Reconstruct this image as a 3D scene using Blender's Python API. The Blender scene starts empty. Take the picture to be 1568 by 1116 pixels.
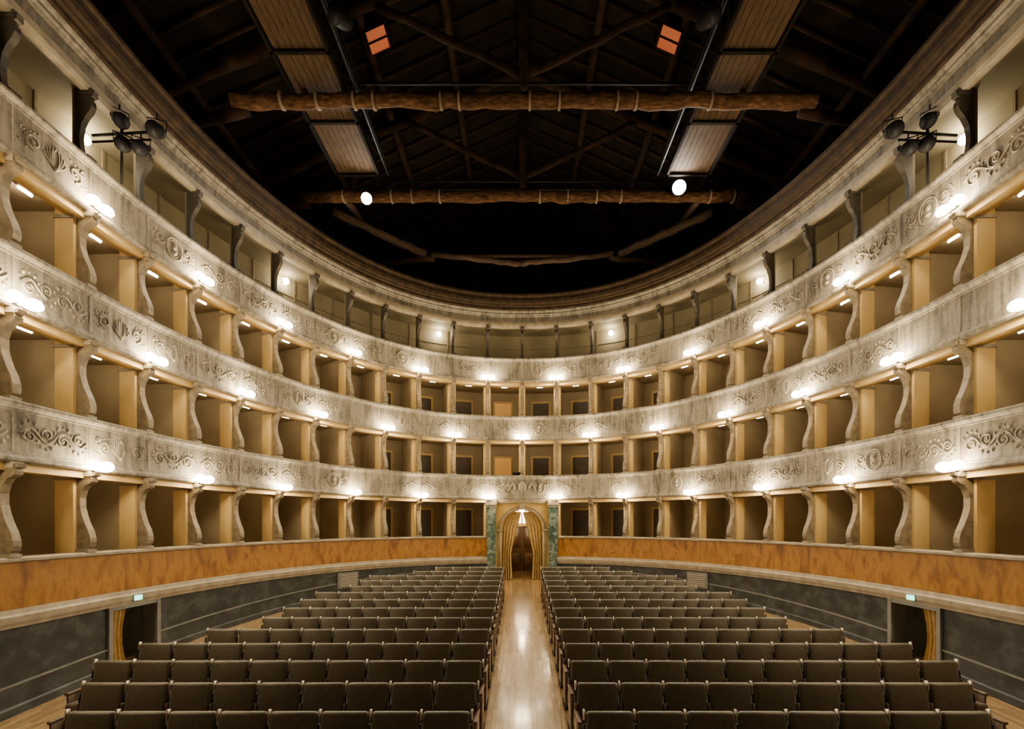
import bpy, bmesh, math, random
from mathutils import Vector, Matrix
random.seed(3)
EYE=3.3
FS=0.056
def fz(y): return FS*y
# ------------------------------------------------------------------ materials
def newmat(name):
    m=bpy.data.materials.new(name); m.use_nodes=True
    nt=m.node_tree; b=nt.nodes['Principled BSDF']; return m,nt,b
def ramp(nt,fac,stops):
    r=nt.nodes.new('ShaderNodeValToRGB'); els=r.color_ramp.elements
    while len(els)<len(stops): els.new(0.5)
    for e,(p,c) in zip(els,stops):
        e.position=p; e.color=(c[0],c[1],c[2],1)
    nt.links.new(fac,r.inputs[0]); return r.outputs[0]
def noise(nt,scale,detail=6,stretch=(1,1,1),dist=0.0):
    tc=nt.nodes.new('ShaderNodeTexCoord'); mp=nt.nodes.new('ShaderNodeMapping')
    mp.inputs['Scale'].default_value=stretch
    n=nt.nodes.new('ShaderNodeTexNoise'); n.inputs['Scale'].default_value=scale
    n.inputs['Detail'].default_value=detail; n.inputs['Distortion'].default_value=dist
    nt.links.new(tc.outputs['Object'],mp.inputs[0]); nt.links.new(mp.outputs[0],n.inputs['Vector'])
    return n.outputs['Fac']
def bump(nt,b,h,strength,dist=0.02):
    bn=nt.nodes.new('ShaderNodeBump'); bn.inputs['Strength'].default_value=strength
    bn.inputs['Distance'].default_value=dist
    nt.links.new(h,bn.inputs['Height']); nt.links.new(bn.outputs[0],b.inputs['Normal'])
def M(name,stops,scale=3,rough=0.7,bs=0.2,stretch=(1,1,1),dist=0.0,metal=0,detail=6,bscale=None):
    m,nt,b=newmat(name)
    f=noise(nt,scale,detail,stretch,dist)
    nt.links.new(ramp(nt,f,stops),b.inputs['Base Color'])
    b.inputs['Roughness'].default_value=rough; b.inputs['Metallic'].default_value=metal
    if bs>0:
        f2=noise(nt,bscale or scale*4,6,stretch,dist)
        bump(nt,b,f2,bs)
    return m
def E(name,col,strength):
    m,nt,b=newmat(name)
    b.inputs['Base Color'].default_value=(*col,1)
    b.inputs['Emission Color'].default_value=(*col,1)
    b.inputs['Emission Strength'].default_value=strength
    return m
# weathered faux-stone with vertical streaks and patches
def stone(name,k):
    m,nt,b=newmat(name)
    f1=noise(nt,1.3,8,(1.6,1.6,.9),0.8); f2=noise(nt,3.2,6,(3.5,3.5,.35),0.3); f3=noise(nt,9,10,(1,1,1),2.0)
    ad=nt.nodes.new('ShaderNodeMath'); ad.operation='ADD'; nt.links.new(f1,ad.inputs[0]); nt.links.new(f2,ad.inputs[1])
    ad2=nt.nodes.new('ShaderNodeMath'); ad2.operation='MULTIPLY_ADD'; ad2.inputs[1].default_value=.5; nt.links.new(f3,ad2.inputs[0]); nt.links.new(ad.outputs[0],ad2.inputs[2])
    dv=nt.nodes.new('ShaderNodeMath'); dv.operation='MULTIPLY'; dv.inputs[1].default_value=.4; nt.links.new(ad2.outputs[0],dv.inputs[0])
    nt.links.new(ramp(nt,dv.outputs[0],[(0.38,(0.08*k,0.070*k,0.053*k)),(0.47,(0.18*k,0.159*k,0.124*k)),(0.56,(0.29*k,0.261*k,0.207*k)),(0.66,(0.20*k,0.177*k,0.139*k))]),b.inputs['Base Color'])
    b.inputs['Roughness'].default_value=.7
    bump(nt,b,f3,.4,.015)
    return m
fascia=stone('weathered_stone',.88); relief=stone('relief_stone',1.1)
cornst=stone('cornice_stone',.62)
trimst=M('stone_trim',[(0.3,(0.20,0.168,0.118)),(0.7,(0.33,0.283,0.205))],5,0.6,0.2)
yellow=M('ochre_paint',[(0.3,(0.54,0.37,0.13)),(0.7,(0.70,0.51,0.21))],2.5,0.6,0.12,(1,1,.5))
tan=M('tan_plaster',[(0.3,(0.30,0.24,0.145)),(0.7,(0.40,0.325,0.20))],1.5,0.8,0.1)
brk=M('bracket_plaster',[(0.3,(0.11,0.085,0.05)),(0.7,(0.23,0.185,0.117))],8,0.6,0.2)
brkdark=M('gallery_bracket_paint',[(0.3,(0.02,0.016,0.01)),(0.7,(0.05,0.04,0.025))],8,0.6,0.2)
galwall=M('gallery_wall_plaster',[(0.3,(0.16,0.137,0.08)),(0.7,(0.235,0.202,0.122))],1.2,0.8,0.1)
orange=M('orange_faux_marble',[(0.25,(0.10,0.037,0.005)),(0.42,(0.23,0.095,0.012)),(0.58,(0.35,0.165,0.022)),(0.75,(0.17,0.062,0.008))],2.4,0.45,0.05,(1.8,1.8,.8),.5,detail=12)
green=M('dark_green_marble',[(0.3,(0.009,0.012,0.014)),(0.5,(0.022,0.028,0.032)),(0.62,(0.048,0.057,0.062)),(0.75,(0.022,0.028,0.032))],3.0,0.45,0.05,(1,1,1.3),.35,detail=14)
greenl=M('verde_marble',[(0.3,(0.02,0.04,0.036)),(0.5,(0.07,0.12,0.105)),(0.62,(0.25,0.30,0.26)),(0.75,(0.04,0.08,0.07))],5,0.35,0.05,(1,1,1),1.5,detail=10)
velvet=M('olive_brown_velvet',[(0.3,(0.036,0.027,0.011)),(0.7,(0.064,0.048,0.021))],20,0.42,0.15)
velvet.node_tree.nodes['Principled BSDF'].inputs['Sheen Weight'].default_value=0.22
darkwood=M('dark_wood',[(0.3,(0.05,0.028,0.014)),(0.7,(0.12,0.07,0.035))],4,0.35,0.1,(1,8,1))
doorp=M('box_door_paint',[(0.3,(0.045,0.035,0.02)),(0.7,(0.08,0.06,0.036))],4,0.5,0.05)
metal=M('dull_steel',[(0.3,(0.55,0.52,0.46)),(0.7,(0.7,0.66,0.6))],10,0.3,0,metal=0.8)
blackm=M('black_metal',[(0.3,(0.003,0.003,0.003)),(0.7,(0.008,0.008,0.008))],10,0.6,0)
logm=M('old_timber',[(0.3,(0.014,0.007,0.003)),(0.55,(0.06,0.029,0.012)),(0.75,(0.13,0.07,0.035))],5,0.9,0.8,(1,3,3))
ropem=M('rope_binding',[(0.3,(0.08,0.056,0.033)),(0.7,(0.16,0.11,0.07))],5,0.8,0.3)
darktim=M('near_black_timber',[(0.3,(0.0015,0.001,0.0007)),(0.7,(0.006,0.0034,0.002))],3,0.95,0.4)  # near-black tone for attic timber, roof underside and outer walls
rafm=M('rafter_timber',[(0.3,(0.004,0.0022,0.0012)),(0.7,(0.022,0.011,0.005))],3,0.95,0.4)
for mm in (darktim,rafm,blackm,logm): mm.node_tree.nodes['Principled BSDF'].inputs['Specular IOR Level'].default_value=.12
plank=M('catwalk_boards',[(0.3,(0.018,0.010,0.004)),(0.7,(0.052,0.029,0.012))],4,0.85,0.3,(6,1,1))
plank.node_tree.nodes['Principled BSDF'].inputs['Specular IOR Level'].default_value=.2
rimm=M('brown_rim_paint',[(0.3,(0.013,0.008,0.004)),(0.7,(0.04,0.024,0.012))],6,0.8,0.4)
rimm.node_tree.nodes['Principled BSDF'].inputs['Specular IOR Level'].default_value=.2
curt=M('gold_curtain_cloth',[(0.3,(0.32,0.21,0.06)),(0.7,(0.5,0.35,0.13))],12,0.7,0.1)
gold=M('gold_ochre',[(0.3,(0.5,0.33,0.08)),(0.7,(0.70,0.49,0.15))],4,0.45,0.1)
grey=M('grey_panel_paint',[(0.3,(0.14,0.145,0.14)),(0.7,(0.2,0.205,0.2))],4,0.5,0)
bulb=E('warm_bulb_glass',(1.0,0.77,0.46),200)
tube_m=E('warm_tube_glass',(1.0,0.82,0.56),105)
tube_fill=E('fill_tube_glass',(1.0,0.78,0.50),26)  # tube of the added ground-tier fill lights
spotl=E('spotlight_lens',(1.0,0.94,0.82),450)
exitm=E('exit_sign_glow',(0.25,1.0,0.75),3.0)
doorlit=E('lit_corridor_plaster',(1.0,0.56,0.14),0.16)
glowm=E('lit_board_glow',(0.5,0.10,0.02),0.06)  # painted glow: emission standing for lit roof boards
warmwin=E('warm_fanlight',(1.0,0.72,0.42),9)
red=M('red_drape',[(0.3,(0.35,0.06,0.02)),(0.7,(0.5,0.12,0.04))],6,0.6,0)
# floor planks
woodf,nt,b=newmat('parquet_boards')
tc=nt.nodes.new('ShaderNodeTexCoord'); mp=nt.nodes.new('ShaderNodeMapping'); mp.inputs['Rotation'].default_value=(0,0,math.pi/2)
br=nt.nodes.new('ShaderNodeTexBrick'); br.inputs['Scale'].default_value=1.0
br.inputs['Brick Width'].default_value=0.9; br.inputs['Row Height'].default_value=0.085; br.inputs['Mortar Size'].default_value=0.004
br.inputs['Color1'].default_value=(0.42,0.275,0.115,1); br.inputs['Color2'].default_value=(0.24,0.148,0.055,1); br.inputs['Mortar'].default_value=(0.06,0.033,0.014,1)
nt.links.new(tc.outputs['Object'],mp.inputs[0]); nt.links.new(mp.outputs[0],br.inputs['Vector'])
mx=nt.nodes.new('ShaderNodeMixRGB'); mx.blend_type='MULTIPLY'; mx.inputs[0].default_value=0.6
nf=noise(nt,3,8,(8,1,1)); nt.links.new(br.outputs['Color'],mx.inputs[1]); nt.links.new(ramp(nt,nf,[(0.3,(0.6,0.6,0.6)),(0.7,(1.1,1.1,1.1))]),mx.inputs[2])
nt.links.new(mx.outputs[0],b.inputs['Base Color']); b.inputs['Roughness'].default_value=0.25
b.inputs['Coat Weight'].default_value=.9; b.inputs['Coat Roughness'].default_value=.12
bump(nt,b,nf,0.15)

# ------------------------------------------------------------------ ring geometry
A_,B_,C0,N_=7.65,10.4,8.9,2.15
YEND=2.2
tab=[]
K=3000
px,py,acc=0.0,C0+B_,0.0
tab.append((0.0,px,py))
for i in range(1,K+1):
    t=math.pi/2*i/K
    x=A_*max(0,math.sin(t))**(2/N_); y=C0+B_*max(0,math.cos(t))**(2/N_)
    acc+=math.hypot(x-px,y-py); px,py=x,y; tab.append((acc,x,y))
nst=60
for i in range(1,nst+1):
    y=C0-(C0-YEND)*i/nst; acc+=abs(y-py); py=y; tab.append((acc,A_,y))
SEND=acc
import bisect
keys=[t[0] for t in tab]
def rp(s):
    a=abs(s)
    if a>=SEND: return (A_,YEND-(a-SEND))
    i=max(1,bisect.bisect_left(keys,a)); s0,x0,y0=tab[i-1]; s1,x1,y1=tab[i]
    f=(a-s0)/max(1e-9,s1-s0); return (x0+(x1-x0)*f,y0+(y1-y0)*f)
def fr(s):
    a=abs(s); x,y=rp(a); d=0.08
    if a<d:
        x1,y1=rp(a+d); x0,y0=rp(d-a); x0=-x0
    else:
        x1,y1=rp(a+d); x0,y0=rp(a-d)
    L=math.hypot(x1-x0,y1-y0); tx,ty=(x1-x0)/L,(y1-y0)/L
    nx,ny=ty,-tx
    if s<0: return Vector((-x,y,0)),Vector((tx,-ty,0)),Vector((-nx,ny,0))
    return Vector((x,y,0)),Vector((tx,ty,0)),Vector((nx,ny,0))
def s_at_y(yy):
    lo,hi=0,SEND
    for _ in range(50):
        m=(lo+hi)/2
        if rp(m)[1]>yy: lo=m
        else: hi=m
    return lo
SP=s_at_y(7.42)/12
NC=int(SEND/SP)
def P(s,o,z,a=0.0):
    p,T,Nn=fr(s); q=p+Nn*o+T*a; return Vector((q.x,q.y,z))
# ------------------------------------------------------------------ mesh builder
class MB:
    def __init__(self): self.v=[];self.f=[];self.m=[];self.s=[]
    def add(self,vs,fs,mat=0,smooth=False):
        o=len(self.v); self.v.extend([tuple(v) for v in vs])
        for f in fs: self.f.append([o+i for i in f]); self.m.append(mat); self.s.append(smooth)
    def sweep(self,prof,s0,s1,mat=0,step=0.16,closed=True,zf=None,smooth=False):
        n=max(2,int(abs(s1-s0)/step)+1); k=len(prof); vs=[];fs=[]
        for i in range(n+1):
            s=s0+(s1-s0)*i/n
            p,T,Nn=fr(s)
            for (o,z) in prof:
                q=p+Nn*o; zz=z+(zf(q.y) if zf else 0); vs.append((q.x,q.y,zz))
        kk=k if closed else k-1
        for i in range(n):
            for j in range(kk):
                j2=(j+1)%k
                fs.append([i*k+j,i*k+j2,(i+1)*k+j2,(i+1)*k+j])
        if closed:
            fs.append(list(range(k))[::-1]); fs.append([n*k+j for j in range(k)])
        self.add(vs,fs,mat,smooth)
    def rbox(self,s,w,o0,o1,z0,z1,mat=0,a=0.0):
        p,T,Nn=fr(s); vs=[]
        for (da,oo) in ((-w/2,o0),(w/2,o0),(w/2,o1),(-w/2,o1)):
            q=p+T*(da+a)+Nn*oo
            vs.append((q.x,q.y,z0)); vs.append((q.x,q.y,z1))
        fs=[[0,2,4,6],[1,7,5,3],[0,1,3,2],[2,3,5,4],[4,5,7,6],[6,7,1,0]]
        self.add(vs,fs,mat)
    def rprof(self,s,w,prof,mat=0,a=0.0):
        p,T,Nn=fr(s); k=len(prof); vs=[]
        for da in (-w/2,w/2):
            for (o,z) in prof:
                q=p+T*(da+a)+Nn*o; vs.append((q.x,q.y,z))
        fs=[[j,(j+1)%k,k+(j+1)%k,k+j] for j in range(k)]+[list(range(k))[::-1],[k+j for j in range(k)]]
        self.add(vs,fs,mat)
    def box(self,x0,x1,y0,y1,z0,z1,mat=0,M4=None):
        vs=[Vector((x,y,z)) for x in (x0,x1) for y in (y0,y1) for z in (z0,z1)]
        if M4: vs=[M4@v for v in vs]
        self.add(vs,[[0,1,3,2],[4,6,7,5],[0,4,5,1],[2,3,7,6],[0,2,6,4],[1,5,7,3]],mat)
    def bbox(self,c,sz,bev=0.02,seg=2,mat=0,rot=None,smooth=True):
        bm=bmesh.new(); bmesh.ops.create_cube(bm,size=1)
        for v in bm.verts: v.co=Vector((v.co.x*sz[0],v.co.y*sz[1],v.co.z*sz[2]))
        bmesh.ops.bevel(bm,geom=list(bm.edges),offset=bev,segments=seg,affect='EDGES',profile=0.5)
        m4=Matrix.Translation(Vector(c))@(rot if rot else Matrix())
        bm.verts.index_update()
        self.add([m4@v.co for v in bm.verts],[[v.index for v in f.verts] for f in bm.faces],mat,smooth)
        bm.free()
    def tube(self,pts,r,n=6,mat=0,caps=True,up=None,flat=1.0):
        pts=[Vector(p) for p in pts]; k=len(pts)
        rs=r if isinstance(r,(list,tuple)) else [r]*k
        vs=[];fs=[]; ref=up or Vector((0,0,1))
        for i,p in enumerate(pts):
            d=(pts[min(i+1,k-1)]-pts[max(i-1,0)]).normalized()
            u=ref if abs(d.dot(ref))<0.95 else Vector((1,0,0.1))
            a=d.cross(u).normalized(); bb=a.cross(d).normalized()
            for j in range(n):
                t=2*math.pi*j/n; vs.append(p+(a*math.cos(t)+bb*math.sin(t)*flat)*rs[i])
        for i in range(k-1):
            for j in range(n):
                fs.append([i*n+j,i*n+(j+1)%n,(i+1)*n+(j+1)%n,(i+1)*n+j])
        if caps: fs.append(list(range(n))[::-1]); fs.append([(k-1)*n+j for j in range(n)])
        self.add(vs,fs,mat,True)
    def sphere(self,c,r,mat=0,nu=12,nv=8,sc=(1,1,1)):
        vs=[];fs=[];c=Vector(c)
        vs.append(c+Vector((0,0,r*sc[2])))
        for i in range(1,nv):
            ph=math.pi*i/nv
            for j in range(nu):
                t=2*math.pi*j/nu
                vs.append(c+Vector((r*math.sin(ph)*math.cos(t)*sc[0],r*math.sin(ph)*math.sin(t)*sc[1],r*math.cos(ph)*sc[2])))
        vs.append(c-Vector((0,0,r*sc[2]))); L=len(vs)-1
        for j in range(nu): fs.append([0,1+j,1+(j+1)%nu]); fs.append([L,L-nu+(j+1)%nu,L-nu+j])
        for i in range(nv-2):
            for j in range(nu):
                a=1+i*nu+j; b2=1+i*nu+(j+1)%nu; fs.append([a,a+nu,b2+nu,b2])
        self.add(vs,fs,mat,True)
    def mesh(self,name,mats):
        me=bpy.data.meshes.new(name); me.from_pydata(self.v,[],self.f)
        for m in mats: me.materials.append(m)
        me.polygons.foreach_set('material_index',self.m); me.polygons.foreach_set('use_smooth',self.s)
        me.update()
        bm=bmesh.new(); bm.from_mesh(me); bmesh.ops.recalc_face_normals(bm,faces=bm.faces); bm.to_mesh(me); bm.free()
        return me
    def obj(self,name,mats,parent=None):
        o=bpy.data.objects.new(name,self.mesh(name,mats)); bpy.context.collection.objects.link(o)
        if parent: o.parent=parent
        return o
def empty(name,loc=(0,0,0)):
    e=bpy.data.objects.new(name,None); e.location=loc; bpy.context.collection.objects.link(e); return e
def inst(name,me,loc,rotz=0,rot=None,parent=None):
    o=bpy.data.objects.new(name,me); o.location=loc; o.rotation_euler=rot or (0,0,rotz)
    bpy.context.collection.objects.link(o)
    if parent: o.parent=parent
    return o
# ------------------------------------------------------------------ floor
mb=MB(); mb.add([(-10,2.0,fz(2.0)),(10,2.0,fz(2.0)),(10,22,fz(22)),(-10,22,fz(22)),(-10,2.0,-.3),(10,2.0,-.3),(10,22,-.3),(-10,22,-.3)],
 [[0,1,2,3],[4,7,6,5],[0,4,5,1],[1,5,6,2],[2,6,7,3],[3,7,4,0]]); mb.obj('floor',[woodf])
mb=MB(); mb.box(-10,10,-3,1.9,1.55,1.7); mb.box(-10,10,1.7,1.9,-.3,1.55); mb.obj('stage_floor',[woodf])
# ------------------------------------------------------------------ base wall
ZM,ZB,ZO=1.73,2.0,2.7
HD=SP*0.93     # half-width of central doorway gap
sd0,sd1=s_at_y(10.3),s_at_y(9.15)   # side exits
base=MB()
for sg in (-1,1):
    for a,b2 in ((HD,sd0),(sd1,SEND)):
        base.sweep([(-.02,-.1),(-.25,-.1),(-.25,ZM),(-.02,ZM)],sg*a,sg*b2,0)
        base.sweep([(-.02,0.44),(.0,0.44),(.0,0.47),(-.02,0.47)],sg*a,sg*b2,2,zf=fz)
        base.sweep([(-.02,0.0),(.02,0.0),(.02,0.12),(-.02,0.14)],sg*a,sg*b2,0,zf=fz)
    base.sweep([(-.25,ZM),(.03,ZM),(.03,ZM+.03),(.05,ZM+.08),(.05,ZM+.17),(.02,ZM+.2),(.0,ZB),(-.25,ZB)],sg*HD,sg*SEND,1)
    base.sweep([(-.25,ZB),(-.01,ZB),(-.01,ZO),(-.25,ZO)],sg*HD,sg*SEND,3)
    base.sweep([(-.25,ZO),(.01,ZO),(.04,ZO+.02),(.04,ZO+.06),(.0,ZO+.08),(-.25,ZO+.08)],sg*HD,sg*SEND,1)
base.obj('wall_horseshoe_base',[green,trimst,grey,orange])
# ------------------------------------------------------------------ tiers
tiers=[ # (floor/parapet bottom, parapet top)
 (4.2,5.13),(6.5,7.43),(8.75,9.68)]
def bracket(z0,z1):
    h=z1-z0
    f=[(0.0,.02),(0.0,.05),(.035,.07),(.05,.12),(.045,.18),(.01,.27),(-.05,.36),(-.10,.46),(-.135,.56),(-.14,.68),(-.10,.78),(-.04,.84),(0.03,.86),(.07,.885),(.08,.92),(.06,.95),(.12,.96),(.13,1.0)]
    return [(-.22,z0)]+[(.0,z0)]+[(o,z0+t*h) for o,t in f]+[(-.22,z1)]
def gbracket(z0,z1):
    h=z1-z0
    f=[(-.12,.02),(-.12,.10),(-.15,.2),(-.16,.35),(-.13,.5),(-.06,.62),(.02,.70),(.06,.78),(.05,.86),(.01,.90),(.08,.92),(.10,1.0)]
    return [(-.24,z0),(-.10,z0)]+[(o,z0+t*h) for o,t in f]+[(-.24,z1)]
def partition_tier(mb,z0,z1,cols,floorz,gal=False):
    for k in cols:
        s=k*SP
        mb.rprof(s,.10 if gal else .13,gbracket(z0,z1-.02) if gal else bracket(z0,z1-.02),3)
        mb.rbox(s,.15 if gal else .18,-.22,.07,z1-.09,z1-.0,4)       # capital slab
        mb.rbox(s,.18,-.22,.03,z0,z0+.05,4)
        if not gal:
            mb.rbox(s,.25,-.52,-.2,floorz,z1,0)
            mb.rbox(s,.10,-1.7,-.52,floorz,z1,1)
            mb.rbox(s,.29,-.54,-.18,z1-.16,z1-.10,4)
        else:
            mb.rbox(s,.07,-.30,-.2,floorz,z1,1)
allc=[k for k in range(-NC,NC+1)]
mats=[yellow,tan,fascia,brk,trimst]
def doors(fl,e):
    d=MB()
    for k in range(-NC,NC):
        if fl==2.1 and k in (-1,0): continue
        s=(k+.5)*SP
        for a0 in (-.37,.37): d.rbox(s,.07,-1.7,-1.66,fl,fl+1.72,1,a=a0)
        d.rbox(s,.81,-1.7,-1.66,fl+1.72,fl+1.80,1)
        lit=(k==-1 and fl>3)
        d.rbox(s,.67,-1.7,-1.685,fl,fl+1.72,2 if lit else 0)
        if not lit:
            d.rbox(s,.5,-1.69,-1.675,fl+.95,fl+1.6,0)
            d.rbox(s,.5,-1.69,-1.675,fl+.15,fl+.8,0)
    d.obj('box_doors',[doorp,yellow,doorlit],e)
e=empty('opera_box_tier')
g=MB(); partition_tier(g,ZO+.08,4.2,[k for k in allc if k!=0],ZB+.1)
for sg in (-1,1):
    g.sweep([(-.25,ZB),(-1.8,ZB),(-1.8,ZB+.1),(-.25,ZB+.1)],sg*HD,sg*SEND,1)
    g.sweep([(-.32,4.08),(-.06,4.08),(-.06,4.2),(-.32,4.2)],sg*(SP-.1),sg*SEND,0)
g.obj('box_partitions',mats,e); doors(2.1,e)
for ti,(z0,z1) in enumerate(tiers):
    e=empty('opera_box_tier' if ti<2 else 'gallery_tier')
    p=MB()
    prof=[(-.18,z0),(0.03,z0),(0.06,z0+.03),(.06,z0+.07),(.03,z0+.10),(.01,z0+.12),(.01,z0+.15),(-.01,z0+.16),(-.01,z1-.15),(.01,z1-.14),(.01,z1-.12),(.04,z1-.09),(.06,z1-.06),(.06,z1-.02),(.04,z1),(-.18,z1)]
    p.sweep(prof,-SEND,SEND,0)
    p.sweep([(-.18,z0),(-1.8,z0),(-1.8,z0+.1),(-.18,z0+.1)],-SEND,SEND,1)
    p.obj('parapet',[fascia,tan],e)
    # reliefs: acanthus scrolls, medallions, palmettes
    r=MB(); rr=random.Random(10+ti)
    def rt(pts,s,rad):
        w=[P(s+u,-.006,zz) for u,zz in pts]
        n=fr(s)[2]
        rad=[x*1.2 for x in rad] if isinstance(rad,list) else rad*1.2
        r.tube(w,rad,5,0,up=n,flat=1.0,caps=False)
    def rs(s,zz,rad,sc=(1,1,1)):
        q=P(s,-.010-rad*.2,zz); r.sphere(q,rad*1.0,0,7,5,sc)
    def spiral(s,u,zz,R,turn,dirn,rad,ph=0):
        pts=[]
        for i in range(20):
            t=i/19; a=ph+dirn*t*turn*2*math.pi; rr_=R*(1-t)+.012
            pts.append((u+rr_*math.cos(a),zz+rr_*math.sin(a)))
        rt(pts,s,[rad*(1-.45*i/19) for i in range(20)]); rs(s+u,zz,rad*1.7)
    zc=(z0+z1)/2
    for k in range(-NC,NC):
        s=(k+.5)*SP
        r.rbox(s+.5*SP,.05,-.02,.0,z0+.15,z1-.14,0)
        kind=rr.choice([0,0,1,3,2,4])
        if kind in (0,3):
            # rinceau across the bay
            A=.10; n=3 if kind==0 else 4; W=1.14
            pts=[(-W/2+W*i/40,zc+A*math.sin(i/40*n*math.pi)) for i in range(41)]
            rt(pts,s,.016)
            for j in range(n):
                u=-W/2+W*(j+.5)/n; sg=1 if j%2==0 else -1
                spiral(s,u,zc-sg*.03,.125 if n==3 else .10,1.6,sg*(1 if j%2 else 1),.016,ph=math.pi/2*sg)
                for q_ in range(5):
                    a=(q_/4-.5)*2.2
                    uu=u+.17*math.sin(a); zz=zc+sg*(.0+.20*math.cos(a))
                    rs(s+uu,zz,.022+.006*(q_%2),(1,1,1.4))
        elif kind==1:
            for R,q_ in ((.20,.020),(.155,.010)):
                pts=[(R*math.cos(i/24*2*math.pi),zc+R*1.15*math.sin(i/24*2*math.pi)) for i in range(25)]
                rt(pts,s,q_)
            rs(s,zc+.05,.06,(1,1,1.25)); rs(s,zc-.09,.07,(1.1,1.1,.7)); rs(s+.03,zc+.04,.03)
            for sg in (-1,1):
                spiral(s,sg*.36,zc+.06,.11,1.5,sg,.016,ph=0 if sg<0 else math.pi)
                spiral(s,sg*.47,zc-.12,.07,1.3,-sg,.014,ph=0 if sg<0 else math.pi)
                for i in range(5): rs(s+sg*(.27+.065*i),zc-.17+.03*(i%2),.022)
                for i in range(3): rs(s+sg*(.48+.03*i),zc+.17-.05*i,.024)
        elif kind==2:
            for sg in (-1,1):
                for j in range(4):
                    a0=.5+j*.33
                    pts=[(sg*(.03+.17*t2*math.cos(a0)+.03*math.sin(t2*3)),zc-.15+.30*t2*math.sin(a0)) for t2 in [i/8 for i in range(9)]]
                    rt(pts,s,[.016*(1-.4*i/8) for i in range(9)])
                    rs(s+pts[-1][0],pts[-1][1],.020)
                spiral(s,sg*.36,zc,.12,1.6,sg,.016,ph=-math.pi/2)
                spiral(s,sg*.52,zc+.1,.06,1.3,-sg,.013,ph=-math.pi/2)
                for i in range(4): rs(s+sg*(.28+.07*i),zc+.18-.02*i,.022)
                for i in range(3): rs(s+sg*(.48+.05*i),zc-.14+.02*i,.022)
            rs(s,zc-.16,.05); rs(s,zc+.16,.03,(1,1,1.5))
        # kind 4: plain veined panel
    r.obj('carved_relief',[relief],e)
    # openings above
    top=[6.5,8.75,10.9][ti]
    q=MB()
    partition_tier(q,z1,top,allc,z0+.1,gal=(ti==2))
    if ti<2:
        q.sweep([(-.32,top-.12),(-.06,top-.12),(-.06,top),(-.32,top)],-SEND,SEND,0)
        doors(z0+.1,e)
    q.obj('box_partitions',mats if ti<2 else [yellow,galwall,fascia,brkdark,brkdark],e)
# back wall of boxes
w=MB()
for sg in (-1,1):
    w.sweep([(-1.7,1.0),(-1.8,1.0),(-1.8,4.2),(-1.7,4.2)],sg*HD,sg*SEND,0)
w.sweep([(-1.7,4.2),(-1.8,4.2),(-1.8,8.8),(-1.7,8.8)],-SEND,SEND,0)
w.obj('wall_box_rear',[tan])
w=MB(); w.sweep([(-1.0,8.85),(-1.1,8.85),(-1.1,11.3),(-1.0,11.3)],-SEND,SEND,0)
w.sweep([(-1.0,10.35),(-.98,10.35),(-.98,10.38),(-1.0,10.38)],-SEND,SEND,1)
for k in range(-NC,NC+1): w.rbox(k*SP,.05,-1.0,-.97,8.86,11.2,1)
w.obj('wall_gallery_rear',[galwall,brk])
# top cornice
c=MB()
c.sweep([(-1.1,10.9),(-.12,10.9),(-.12,11.1),(-1.1,11.1)],-SEND,SEND,3)
c.sweep([(-.12,10.86),(0.02,10.86),(.04,10.93),(.04,11.02),(.0,11.04),(.0,11.1),(-.12,11.1)],-SEND,SEND,0)
c.sweep([(-.3,11.1),(.0,11.1),(.0,11.26),(.04,11.28),(.06,11.33),(.10,11.35),(.10,11.40),(.14,11.42),(.16,11.46),(-.3,11.46)],-SEND,SEND,1)
c.sweep([(-.3,11.46),(.16,11.46),(.20,11.50),(.20,11.58),(.25,11.60),(.27,11.66),(.31,11.70),(.33,11.80),(.31,11.86),(.33,11.92),(.38,11.95),(.38,12.02),(.30,12.04),(-.3,12.04)],-SEND,SEND,2)
c.obj('cornice',[trimst,cornst,rimm,galwall])
# ------------------------------------------------------------------ sconces
def sconce_mesh():
    m=MB()
    m.tube([(0,0,0),(0,.05,-.02),(0,.09,.0)],.016,8,0)
    m.tube([(-.17,.09,0),(.17,.09,0)],.018,8,0)
    for sg in (-1,1):
        m.tube([(sg*.15,.09,0),(sg*.15,.09,.03)],.03,10,0)
        m.sphere((sg*.14,.10,.11),.098,1,12,8,(1.3,.9,.9))
    m.tube([(0,-.0,-.05),(0,.0,.05)],.04,10,0,flat=.4)
    return m.mesh('wall_sconce',[metal,bulb])
sm=sconce_mesh()
def put(name,me,s,o,z,a=0):
    p,T,Nn=fr(s); q=p+Nn*o+T*a
    return inst(name,me,(q.x,q.y,z),math.atan2(Nn.y,Nn.x)-math.pi/2)
for z,par in ((4.19,1),(6.50,0),(8.77,1)):
    for k in allc:
        if k%2==par: put('wall_sconce',sm,k*SP,.07,z)
# box ceiling lights; dim ground-tier ones are added to brighten those boxes
m=MB(); m.bbox((0,0,-.02),(.30,.07,.04),.01,1,0); m.tube([(-.11,0,-.06),(.11,0,-.06)],.022,8,1); blm=m.mesh('box_ceiling_light',[metal,tube_m])
m=MB(); m.bbox((0,0,-.02),(.30,.07,.04),.01,1,0); m.tube([(-.11,0,-.06),(.11,0,-.06)],.022,8,1); blfill=m.mesh('added_box_fill_light',[metal,tube_fill])
for z in (4.2,6.5,8.75):
    for k in range(-NC,NC):
        if z==4.2 and k in (-1,0): continue
        put('box_ceiling_light',blm if z>5 else blfill,(k+.5)*SP,-.50 if z>5 else -.42,z,a=0)  # the ground tier gets the added fill lights
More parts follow.
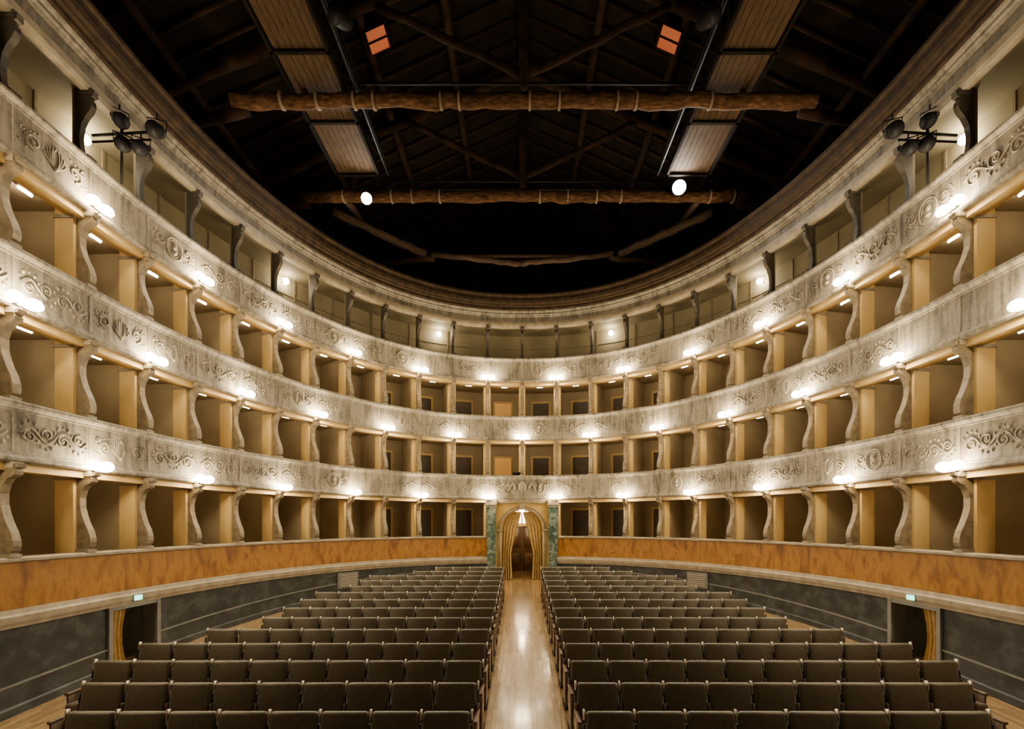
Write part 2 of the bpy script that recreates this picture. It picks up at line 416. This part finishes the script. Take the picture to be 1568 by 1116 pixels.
# gallery globes
m=MB(); m.tube([(0,0,0),(0,.10,0)],.03,8,0); m.sphere((0,.17,0),.095,1); gm=m.mesh('gallery_wall_lamp',[metal,E('gallery_globe',(1,.82,.55),130)])
for s in [x*SP for x in (-2.25,-6.3,-10.4,2.4,6.3,10.4)]: put('gallery_wall_lamp',gm,s,-1.0,10.68)
# ------------------------------------------------------------------ central doorway
yb=rp(0)[1]
e=empty('entrance_portal',(0,0,0))
zf0=fz(yb)
m=MB()
for sg in (-1,1):
    x0,x1=sorted((sg*1.02,sg*1.36)); m.box(x0,x1,yb-.18,yb+.25,zf0-.1,4.0,0)
    x0,x1=sorted((sg*.98,sg*1.40)); m.box(x0,x1,yb-.21,yb+.25,zf0-.1,zf0+.3,0); m.box(x0,x1,yb-.22,yb+.25,3.98,4.2,1)
    m.box(x0,x1,yb-.20,yb+.25,3.9,3.95,1)
m.box(-1.02,1.02,yb-.14,yb+.2,4.05,4.2,1)
# arch: wall with arched opening
def archwall(m,x0,r,zs,ztop,y0,y1,zb,mat):
    n=24; vs=[];
    inner=[(r,zb)]+[(r*math.cos(math.pi*i/n),zs+r*math.sin(math.pi*i/n)) for i in range(n+1)]+[(-r,zb)]
    def out(p):
        x,z=p
        if z<=zs: return (x0 if x>0 else -x0,z)
        a=math.atan2(z-zs,x); ca,sa=math.cos(a),math.sin(a)
        t=min(x0/max(1e-6,abs(ca)),(ztop-zs)/max(1e-6,sa)); return (t*ca,zs+t*sa)
    outer=[out(p) for p in inner]; k=len(inner)
    for y in (y0,y1):
        vs+= [(p[0],y,p[1]) for p in inner]+[(p[0],y,p[1]) for p in outer]
    fs=[]
    for j in range(k-1):
        fs.append([j,j+1,k+j+1,k+j]); fs.append([2*k+j,2*k+j+1,3*k+j+1,3*k+j])
        fs.append([j,j+1,2*k+j+1,2*k+j]); fs.append([k+j,k+j+1,3*k+j+1,3*k+j])
    m.add(vs,fs,mat)
archwall(m,1.02,.80,3.02,4.06,yb-.05,yb+.2,zf0-.1,2)
# archivolt moulding
for rr_,rad in ((.84,.035),(.92,.02)):
    m.tube([(rr_*math.cos(math.pi*i/24),yb-.06,3.02+rr_*math.sin(math.pi*i/24)) for i in range(25)],rad,8,1)
    for sg in (-1,1): m.tube([(sg*rr_,yb-.06,zf0),(sg*rr_,yb-.06,3.02)],rad,8,1)
for sg in (-1,1): m.box(*sorted((sg*.78,sg*1.0)),yb-.12,yb,2.97,3.05,1)
m.bbox((0,yb-.12,3.9),(.16,.12,.22),.03,2,1)
m.obj('arch_surround',[greenl,trimst,gold],e)
# crest relief above portal
m=MB()
for sg in (-1,1):
    pts=[(sg*(.25+.45*i/20),yb-.03,4.62+.16*math.sin(i/20*6)) for i in range(21)]
    m.tube(pts,[.045-.0015*i for i in range(21)],6,0)
    for i in range(5): m.sphere((sg*(.35+.18*i),yb-.02,4.80-.04*(i%2)),.05,0,8,6)
m.sphere((0,yb-.02,4.68),.17,0,12,8,(1,.35,1.2))
m.obj('crest_relief',[relief],e)
# vestibule
m=MB()
yv=yb+2.3
m.box(-1.25,-1.15,yb+.2,yv,zf0-.2,4.1,0); m.box(1.15,1.25,yb+.2,yv,zf0-.2,4.1,0)
m.box(-1.25,1.25,yv,yv+.1,zf0-.2,4.1,0); m.box(-1.25,1.25,yb+.2,yv,4.0,4.1,0)
m.obj('vestibule_walls',[tan],e)
m=MB()
m.bbox((-.31,yv-.03,zf0+1.05),(.60,.06,1.95),.01,1,0); m.bbox((.31,yv-.03,zf0+1.05),(.60,.06,1.95),.01,1,0)
for sx in (-.31,.31):
    for zz in (.6,1.45): m.bbox((sx,yv-.07,zf0+zz),(.4,.03,.6),.01,1,0)
for x in (-.66,.66): m.box(x-.05,x+.05,yv-.09,yv,zf0,zf0+2.15,1)
m.box(-.72,.72,yv-.09,yv,zf0+2.05,zf0+2.15,1)
m.box(-.28,.28,yv-.05,yv-.02,zf0+2.2,zf0+2.7,2)
m.box(-.02,.02,yv-.07,yv-.02,zf0+2.2,zf0+2.7,3); m.box(-.30,-.27,yv-.07,yv-.02,zf0+2.18,zf0+2.72,3); m.box(.27,.30,yv-.07,yv-.02,zf0+2.18,zf0+2.72,3)
m.obj('inner_double_door',[darkwood,yellow,warmwin,red],e)
m=MB(); m.tube([(0,yb+.9,4.0),(0,yb+.9,3.88)],.03,8,0); m.sphere((0,yb+.9,3.80),.10,1)  # added fill lamp, brightens the dark vestibule
m.obj('vestibule_fill_lamp',[metal,E('fill_lamp_glass',(1,.76,.45),190)],e)
# curtains
for sg in (-1,1):
    m=MB(); nu,nv=40,24; vs=[]
    for j in range(nv+1):
        v=j/nv; z=3.72-v*(3.72-zf0-.05)
        xin=.02+.40*min(1,v*1.6)**.9 if v<.6 else .42
        if v>.62: xin=.42-.10*(v-.62)
        xo=.79 if z<3.0 else math.sqrt(max(.0,.79**2-(z-3.02)**2))
        xo=max(xo,xin+.03)
        for i in range(nu+1):
            u=i/nu; x=xin+(xo-xin)*u
            vs.append((sg*x,yb+.06+.045*math.sin(u*math.pi*9+v*1.0)*(.4+v),z))
    fs=[[j*(nu+1)+i,j*(nu+1)+i+1,(j+1)*(nu+1)+i+1,(j+1)*(nu+1)+i] for j in range(nv) for i in range(nu)]
    m.add(vs,fs,0,True); m.obj('curtain_panel',[curt],e)
# ------------------------------------------------------------------ side exits
for sg in (-1,1):
    sc=(sd0+sd1)/2*sg; wd=abs(sd1-sd0)
    e=empty('side_exit')
    yc=rp(sc)[1]; zfl=fz(yc)
    m=MB()
    for ed in (sd0,sd1): m.rbox(ed*sg,.09,-.3,.03,zfl-.1,ZM,0)
    m.rbox(sc,wd+.09,-.3,.03,ZM-.07,ZM-.0,0)
    m.obj('door_frame',[grey],e)
    m=MB()
    m.rbox(sc,wd,-1.3,-1.25,zfl-.1,ZB,0); 
    for ed in (-1,1): m.rbox(sc,.05,-1.3,-.25,zfl-.1,ZB,1,a=ed*wd/2)
    m.obj('lobby_walls',[green,grey],e)
    m=MB(); nu,nv=24,10; vs=[]
    near=sd1*sg
    for j in range(nv+1):
        v=j/nv; z=ZM-.05-v*(ZM-.05-zfl-.05)
        for i in range(nu+1):
            u=i/nu; wdt=.36-.10*math.sin(v*math.pi)
            q=P(near-sg*(.05+wdt*u),-.06+.035*math.sin(u*20),z); vs.append(q)
    fs=[[j*(nu+1)+i,j*(nu+1)+i+1,(j+1)*(nu+1)+i+1,(j+1)*(nu+1)+i] for j in range(nv) for i in range(nu)]
    m.add(vs,fs,0,True); m.obj('curtain_panel',[curt],e)
    m=MB(); m.rbox(sc,.16,.05,.09,ZM+.06,ZM+.15,0); m.rbox(sc,.20,.03,.06,ZM+.04,ZM+.17,1)
    m.obj('exit_sign',[exitm,grey])
# wall plates
for s in (s_at_y(16.2),):
    for sg in (-1,1):
        m=MB(); m.rbox(sg*s,.78,-.02,.03,ZM-.55,ZM-.05,0); m.rbox(sg*s,.70,.03,.04,ZM-.51,ZM-.09,0)
        for i in range(6): m.rbox(sg*s,.62,.04,.055,ZM-.48+.065*i,ZM-.45+.065*i,1)
        m.obj('vent_grille',[grey,metal])
for sg in (-1,1):
    m=MB(); m.rbox(sg*1.75,.7,-.02,.05,ZM-.45,ZM-.12,0); 
    for i in range(5): m.rbox(sg*1.75,.6,.05,.06,ZM-.42+.055*i,ZM-.40+.055*i,1)
    m.obj('vent_grille',[grey,metal])
# projector on the central parapet
m=MB(); m.bbox((-.2,yb+.10,5.205),(.34,.2,.12),.02,2,0); m.tube([(-.26,yb-.03,5.21),(-.26,yb+.0,5.21)],.04,12,0); m.obj('projector',[blackm])
# ------------------------------------------------------------------ seats
def seat_tpl():
    m=MB(); tilt=Matrix.Rotation(math.radians(-12),4,'X')
    m.bbox((0,.02,.66),(.525,.085,.56),.040,3,0,tilt)
    m.bbox((0,.075,.62),(.49,.03,.50),.012,1,1,tilt)
    m.bbox((0,-.24,.43),(.50,.46,.11),.04,3,0,Matrix.Rotation(math.radians(-4),4,'X'))
    m.bbox((0,-.24,.365),(.44,.40,.03),.01,1,1)
    return m
st=seat_tpl()
def arm_tpl(endp=False):
    m=MB()
    m.bbox((0,-.18,.60),(.055,.44,.04),.014,2,1)
    m.bbox((0,-.20,.34),(.035,.36,.50) if endp else (.03,.10,.50),.01,1,1 if endp else 2)
    m.bbox((0,-.16,.04),(.05,.46,.035),.01,1,2)
    m.bbox((0,-.20,.17),(.035,.07,.25),.008,1,2)
    m.bbox((0,.072,.895),(.022,.06,.12),.007,1,3,Matrix.Rotation(math.radians(-12),4,'X'))
    m.tube([(0,.03,.80),(0,.0,.60)],.012,6,2)
    m.bbox((0,.0,.56),(.035,.05,.28),.01,1,1)
    return m
am,ae=arm_tpl(),arm_tpl(True)
PT=.56; ROW0=5.42; RS=.84
outer={-1:5.0,0:5.1,1:5.65,2:6.1,3:6.0,4:5.4,5:4.95,6:4.9,7:4.9,8:4.85,9:4.8,10:4.7,11:4.4,12:3.6,13:2.6}
for r_ in range(-1,14):
    y=ROW0+RS*r_; n=int(round((outer[r_]-.62)/PT))
    for sg in (-1,1):
        m=MB()
        def put_t(t,x):
            m2=[(v[0]+x,v[1],v[2]) for v in t.v]; o=len(m.v); m.v+=m2
            m.f+=[[o+i for i in f] for f in t.f]; m.m+=t.m; m.s+=t.s
        for i in range(n): put_t(st,sg*(.62+PT*(i+.5)))
        for i in range(n+1): put_t(ae if i in (0,n) else am,sg*(.62+PT*i))
        o=m.obj('theatre_seat_row',[velvet,darkwood,blackm,metal]); o.location=(0,y,fz(y-.2)-.012)
# ------------------------------------------------------------------ shell walls and roof
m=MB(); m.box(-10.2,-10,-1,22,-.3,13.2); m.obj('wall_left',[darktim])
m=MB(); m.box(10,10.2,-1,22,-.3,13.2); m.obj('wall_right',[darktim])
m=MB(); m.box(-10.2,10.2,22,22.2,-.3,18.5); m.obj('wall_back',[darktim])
for sg in (-1,1):
    m=MB(); m.box(*sorted((sg*7.5,sg*10)),1.95,2.15,-.3,14); m.obj('wall_proscenium',[fascia])
m=MB()
m.sweep([(-.3,11.98),(-1.8,11.98),(-2.6,11.98),(-2.6,11.9),(-.3,11.9)],-SEND,SEND,0,step=.5); m.obj('attic_floor',[darktim])
ZE,ZR=12.9,17.6
m=MB()
m.add([(-10.3,-1,ZE),(0,-1,ZR),(10.3,-1,ZE),(-10.3,22.2,ZE),(0,22.2,ZR),(10.3,22.2,ZE),(-10.3,-1,ZE+.15),(0,-1,ZR+.15),(10.3,-1,ZE+.15),(-10.3,22.2,ZE+.15),(0,22.2,ZR+.15),(10.3,22.2,ZE+.15)],
 [[0,1,4,3],[1,2,5,4],[6,9,10,7],[7,10,11,8],[0,6,7,1],[1,7,8,2],[3,4,10,9],[4,5,11,10],[0,3,9,6],[2,8,11,5]])
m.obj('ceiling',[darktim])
m=MB()
sl=(ZR-ZE)/10.3
for i in range(34):
    y=.5+i*.64
    for sg in (-1,1):
        m.tube([(sg*10.1,y,ZE-.02),(sg*.05,y,ZR-.06)],.06,4,0)
for sg in (-1,1):
    for x in (2,4,6,8): m.tube([(sg*x,0,ZR-sl*x-.2),(sg*x,22,ZR-sl*x-.2)],.11,6,0)
m.tube([(0,0,ZR-.2),(0,22,ZR-.2)],.13,6,0)
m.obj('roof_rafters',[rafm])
# added glowing panes under the roof slopes, standing for lit boards
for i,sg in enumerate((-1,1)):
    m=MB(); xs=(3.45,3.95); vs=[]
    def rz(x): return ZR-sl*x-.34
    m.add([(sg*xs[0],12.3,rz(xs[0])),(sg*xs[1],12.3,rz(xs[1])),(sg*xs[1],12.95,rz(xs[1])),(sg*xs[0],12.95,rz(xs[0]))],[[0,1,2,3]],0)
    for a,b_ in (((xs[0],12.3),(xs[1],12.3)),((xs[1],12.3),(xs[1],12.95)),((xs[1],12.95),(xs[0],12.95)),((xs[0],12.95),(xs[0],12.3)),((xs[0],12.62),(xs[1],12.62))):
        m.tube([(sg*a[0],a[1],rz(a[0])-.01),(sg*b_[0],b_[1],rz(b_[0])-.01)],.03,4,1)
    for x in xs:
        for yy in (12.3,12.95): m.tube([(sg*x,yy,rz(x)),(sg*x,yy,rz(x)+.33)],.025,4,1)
    m.obj('roof_glow_pane_%d'%(i+1),[glowm,rafm])
def logpts(p0,p1,r,n=24,wob=.03):
    p0,p1=Vector(p0),Vector(p1); pts=[];rs=[]
    for i in range(n+1):
        t=i/n; q=p0.lerp(p1,t)+Vector((0,random.uniform(-wob,wob),random.uniform(-wob,wob))); pts.append(q); rs.append(r*(1+random.uniform(-.1,.1)))
    return pts,rs
for y,hx in ((4.8,9.9),(8.25,9.9),(11.75,9.9),(15.2,9.9)):
    e=empty('roof_truss'); m=MB()
    pts,rs=logpts((-6.9,y,13.28),(6.9,y,13.28),.16,46,.03); m.tube(pts,rs,8,0)
    for sg in (-1,1):
        pts,rs=logpts((sg*6.6,y+.15,13.15),(sg*9.9,y+.15,12.6),.13,8); m.tube(pts,rs,8,1)
        pts,rs=logpts((sg*9.7,y,13.0),(0,y,ZR-.5),.14,20); m.tube(pts,rs,8,1)
        pts,rs=logpts((sg*3.6,y,15.6),(sg*.1,y,13.9),.09,8); m.tube(pts,rs,6,1)
        pts,rs=logpts((sg*5.2,y,13.3),(sg*5.0,y,15.1),.08,6); m.tube(pts,rs,6,1)
    m.tube([(0,y,13.6),(0,y,ZR-.3)],.12,6,1)
    for i in range(-9,10):
        if random.random()<.4: continue
        x=i*.7+random.uniform(-.25,.25); m.tube([(x,y,13.28),(x+.05,y,13.28)],.195,10,2)
    m.tube([(-4.4,y+.3,13.95),(4.4,y+.3,13.95)],.035,8,3); m.tube([(-4.4,y+.3,13.7),(4.4,y+.3,13.7)],.03,8,3)
    m.obj('tie_beam_assembly',[logm,rafm,ropem,blackm],e)
# corner ties and end beam
m=MB()
for sg in (-1,1):
    pts,rs=logpts((sg*6.1,15.9,13.25),(sg*3.6,18.4,13.25),.13,10); m.tube(pts,rs,8,0)
    pts,rs=logpts((sg*3.4,18.6,13.35),(0,18.5,12.95),.10,12); m.tube(pts,rs,8,0)
    pts,rs=logpts((sg*3.3,18.6,13.2),(sg*7.0,20,13.6),.1,8); m.tube(pts,rs,8,0)
    pts,rs=logpts((sg*5.5,15.6,13.4),(sg*5.8,18.5,14.2),.1,8); m.tube(pts,rs,8,0)
m.tube([(-3.6,19,13.5),(3.6,19,13.5)],.06,8,0)
m.obj('corner_tie_beams',[M('corner_timber',[(0.3,(0.012,0.006,0.003)),(0.7,(0.055,0.028,0.013))],5,0.9,0.6,(1,3,3))])
# back attic hood
m=MB(); m.add([(-.9,21.9,14.2),(.9,21.9,14.2),(.9,21.3,14.2),(-.9,21.3,14.2),(-.45,21.9,15),(.45,21.9,15),(.45,21.6,15),(-.45,21.6,15)],[[0,1,2,3],[4,5,6,7],[0,1,5,4],[1,2,6,5],[2,3,7,6],[3,0,4,7]],0)
m.box(-.9,-.8,21.3,21.9,13.5,14.2); m.box(.8,.9,21.3,21.9,13.5,14.2); m.obj('chimney_hood',[rafm])
# catwalks
for sg in (-1,1):
    e=empty('lighting_catwalk'); m=MB()
    for i in range(8):
        x=4.25+i*.145; m.box(*sorted((sg*x,sg*(x+.135))),3,14.58,13.52,13.56,0)
    for x in (4.2,5.42): m.box(*sorted((sg*x,sg*(x+.07))),3,14.58,13.45,13.68,1)
    for i in range(7): m.box(*sorted((sg*4.2,sg*5.49)),3.1+i*1.9,3.18+i*1.9,13.45,13.52,1)
    for x in (4.22,5.46):
        for i in range(10): m.tube([(sg*x,3.2+i*1.17,13.6),(sg*x,3.2+i*1.17,14.6)],.025,6,2)
        for zz in (14.1,14.6): m.tube([(sg*x,3,zz),(sg*x,14.58,zz)],.025,6,2)
    for x in (3.95,4.05): m.tube([(sg*x,3,13.5 if x<4 else 13.9),(sg*x,14.58,13.5 if x<4 else 13.9)],.03,8,2)
    m.obj('walkway',[plank,darktim,blackm],e)
# ------------------------------------------------------------------ spotlights
def can(m,c,dirv,L=.34,r=.11,lens=1):
    c=Vector(c); d=Vector(dirv).normalized()
    m.tube([c-d*L*.55,c-d*L*.5,c-d*L*.2,c+d*L*.45,c+d*L*.5],[r*.45,r*.8,r,r,r*1.12],14,0)
    m.tube([c+d*L*.5,c+d*(L*.5+.004)],r*.95,14,lens)
    side=d.cross(Vector((0,0,1))).normalized()
    m.tube([c+side*r*1.1,c+side*r*1.2+Vector((0,0,r*1.6)),c-side*r*1.2+Vector((0,0,r*1.6)),c-side*r*1.1],.012,6,0)
    m.tube([c+Vector((0,0,r*1.6)),c+Vector((0,0,r*2.4))],.014,6,0)
for x,zz,rr_ in ((-4.66,12.95,.16),(4.66,13.28,.20)):
    m=MB(); can(m,(x,14.83,zz),(-x*.05,-1,-.45),.30,rr_,1); m.obj('stage_spotlight',[blackm,spotl])
lensd=M('dark_lens_glass',[(0.3,(.008,.008,.01)),(.7,(.015,.015,.02))],3,0.5,0)
lensd.node_tree.nodes['Principled BSDF'].inputs['Specular IOR Level'].default_value=.15
for x in (-3.65,3.65):
    m=MB(); can(m,(x,9.9,13.35),(x*.1,-1,-.5),.42,.16,1); m.obj('stage_spotlight',[blackm,lensd])
for sg in (-1,1):
    e=empty('lighting_boom'); m=MB()
    X0=8.1*sg; y=9.3; z=10.55
    m.tube([(X0,y,z),(sg*6.75,y,z+.08)],.025,8,0); m.tube([(X0,y,z-.12),(sg*7.0,y,z-.08)],.02,8,0)
    m.tube([(sg*7.55,y,9.65),(sg*7.55,y,z+.4)],.025,8,0)
    can(m,(sg*7.55,y-.05,z+.25),(-sg*.6,-.5,-.5),.32,.12)
    can(m,(sg*6.85,y-.05,z+.05),(-sg*.3,-.8,-.5),.36,.13)
    can(m,(sg*7.45,y-.1,z-.25),(-sg*.5,-.6,-.4),.32,.12)
    can(m,(sg*7.15,y-.05,z-.28),(-sg*.4,-.7,-.5),.32,.12)
    m.obj('spotlight_cluster',[blackm,lensd],e)
# spot light from the two working spotlights
for x in (-4.66,4.66):
    l=bpy.data.lights.new('spot_beam','SPOT'); l.energy=1900; l.spot_size=math.radians(100); l.spot_blend=.8; l.color=(1,.90,.72); l.shadow_soft_size=.15
    o=bpy.data.objects.new('spot_beam',l); o.location=(x,14.5,12.75); bpy.context.collection.objects.link(o)
    d=Vector((0,7,1))-Vector(o.location); o.rotation_euler=d.to_track_quat('-Z','Y').to_euler()
# world
wd=bpy.data.worlds.new('World'); bpy.context.scene.world=wd; wd.use_nodes=True
wd.node_tree.nodes['Background'].inputs[0].default_value=(1,.85,.65,1); wd.node_tree.nodes['Background'].inputs[1].default_value=0.01
# camera
cd=bpy.data.cameras.new('camera'); co=bpy.data.objects.new('camera',cd); bpy.context.collection.objects.link(co)
co.location=(-.09,0,EYE); co.rotation_euler=(math.pi/2,0,0)
cd.sensor_width=36; cd.lens=36*760/1568; cd.shift_y=242/1568; cd.shift_x=-12/1568; cd.clip_end=200
bpy.context.scene.camera=co
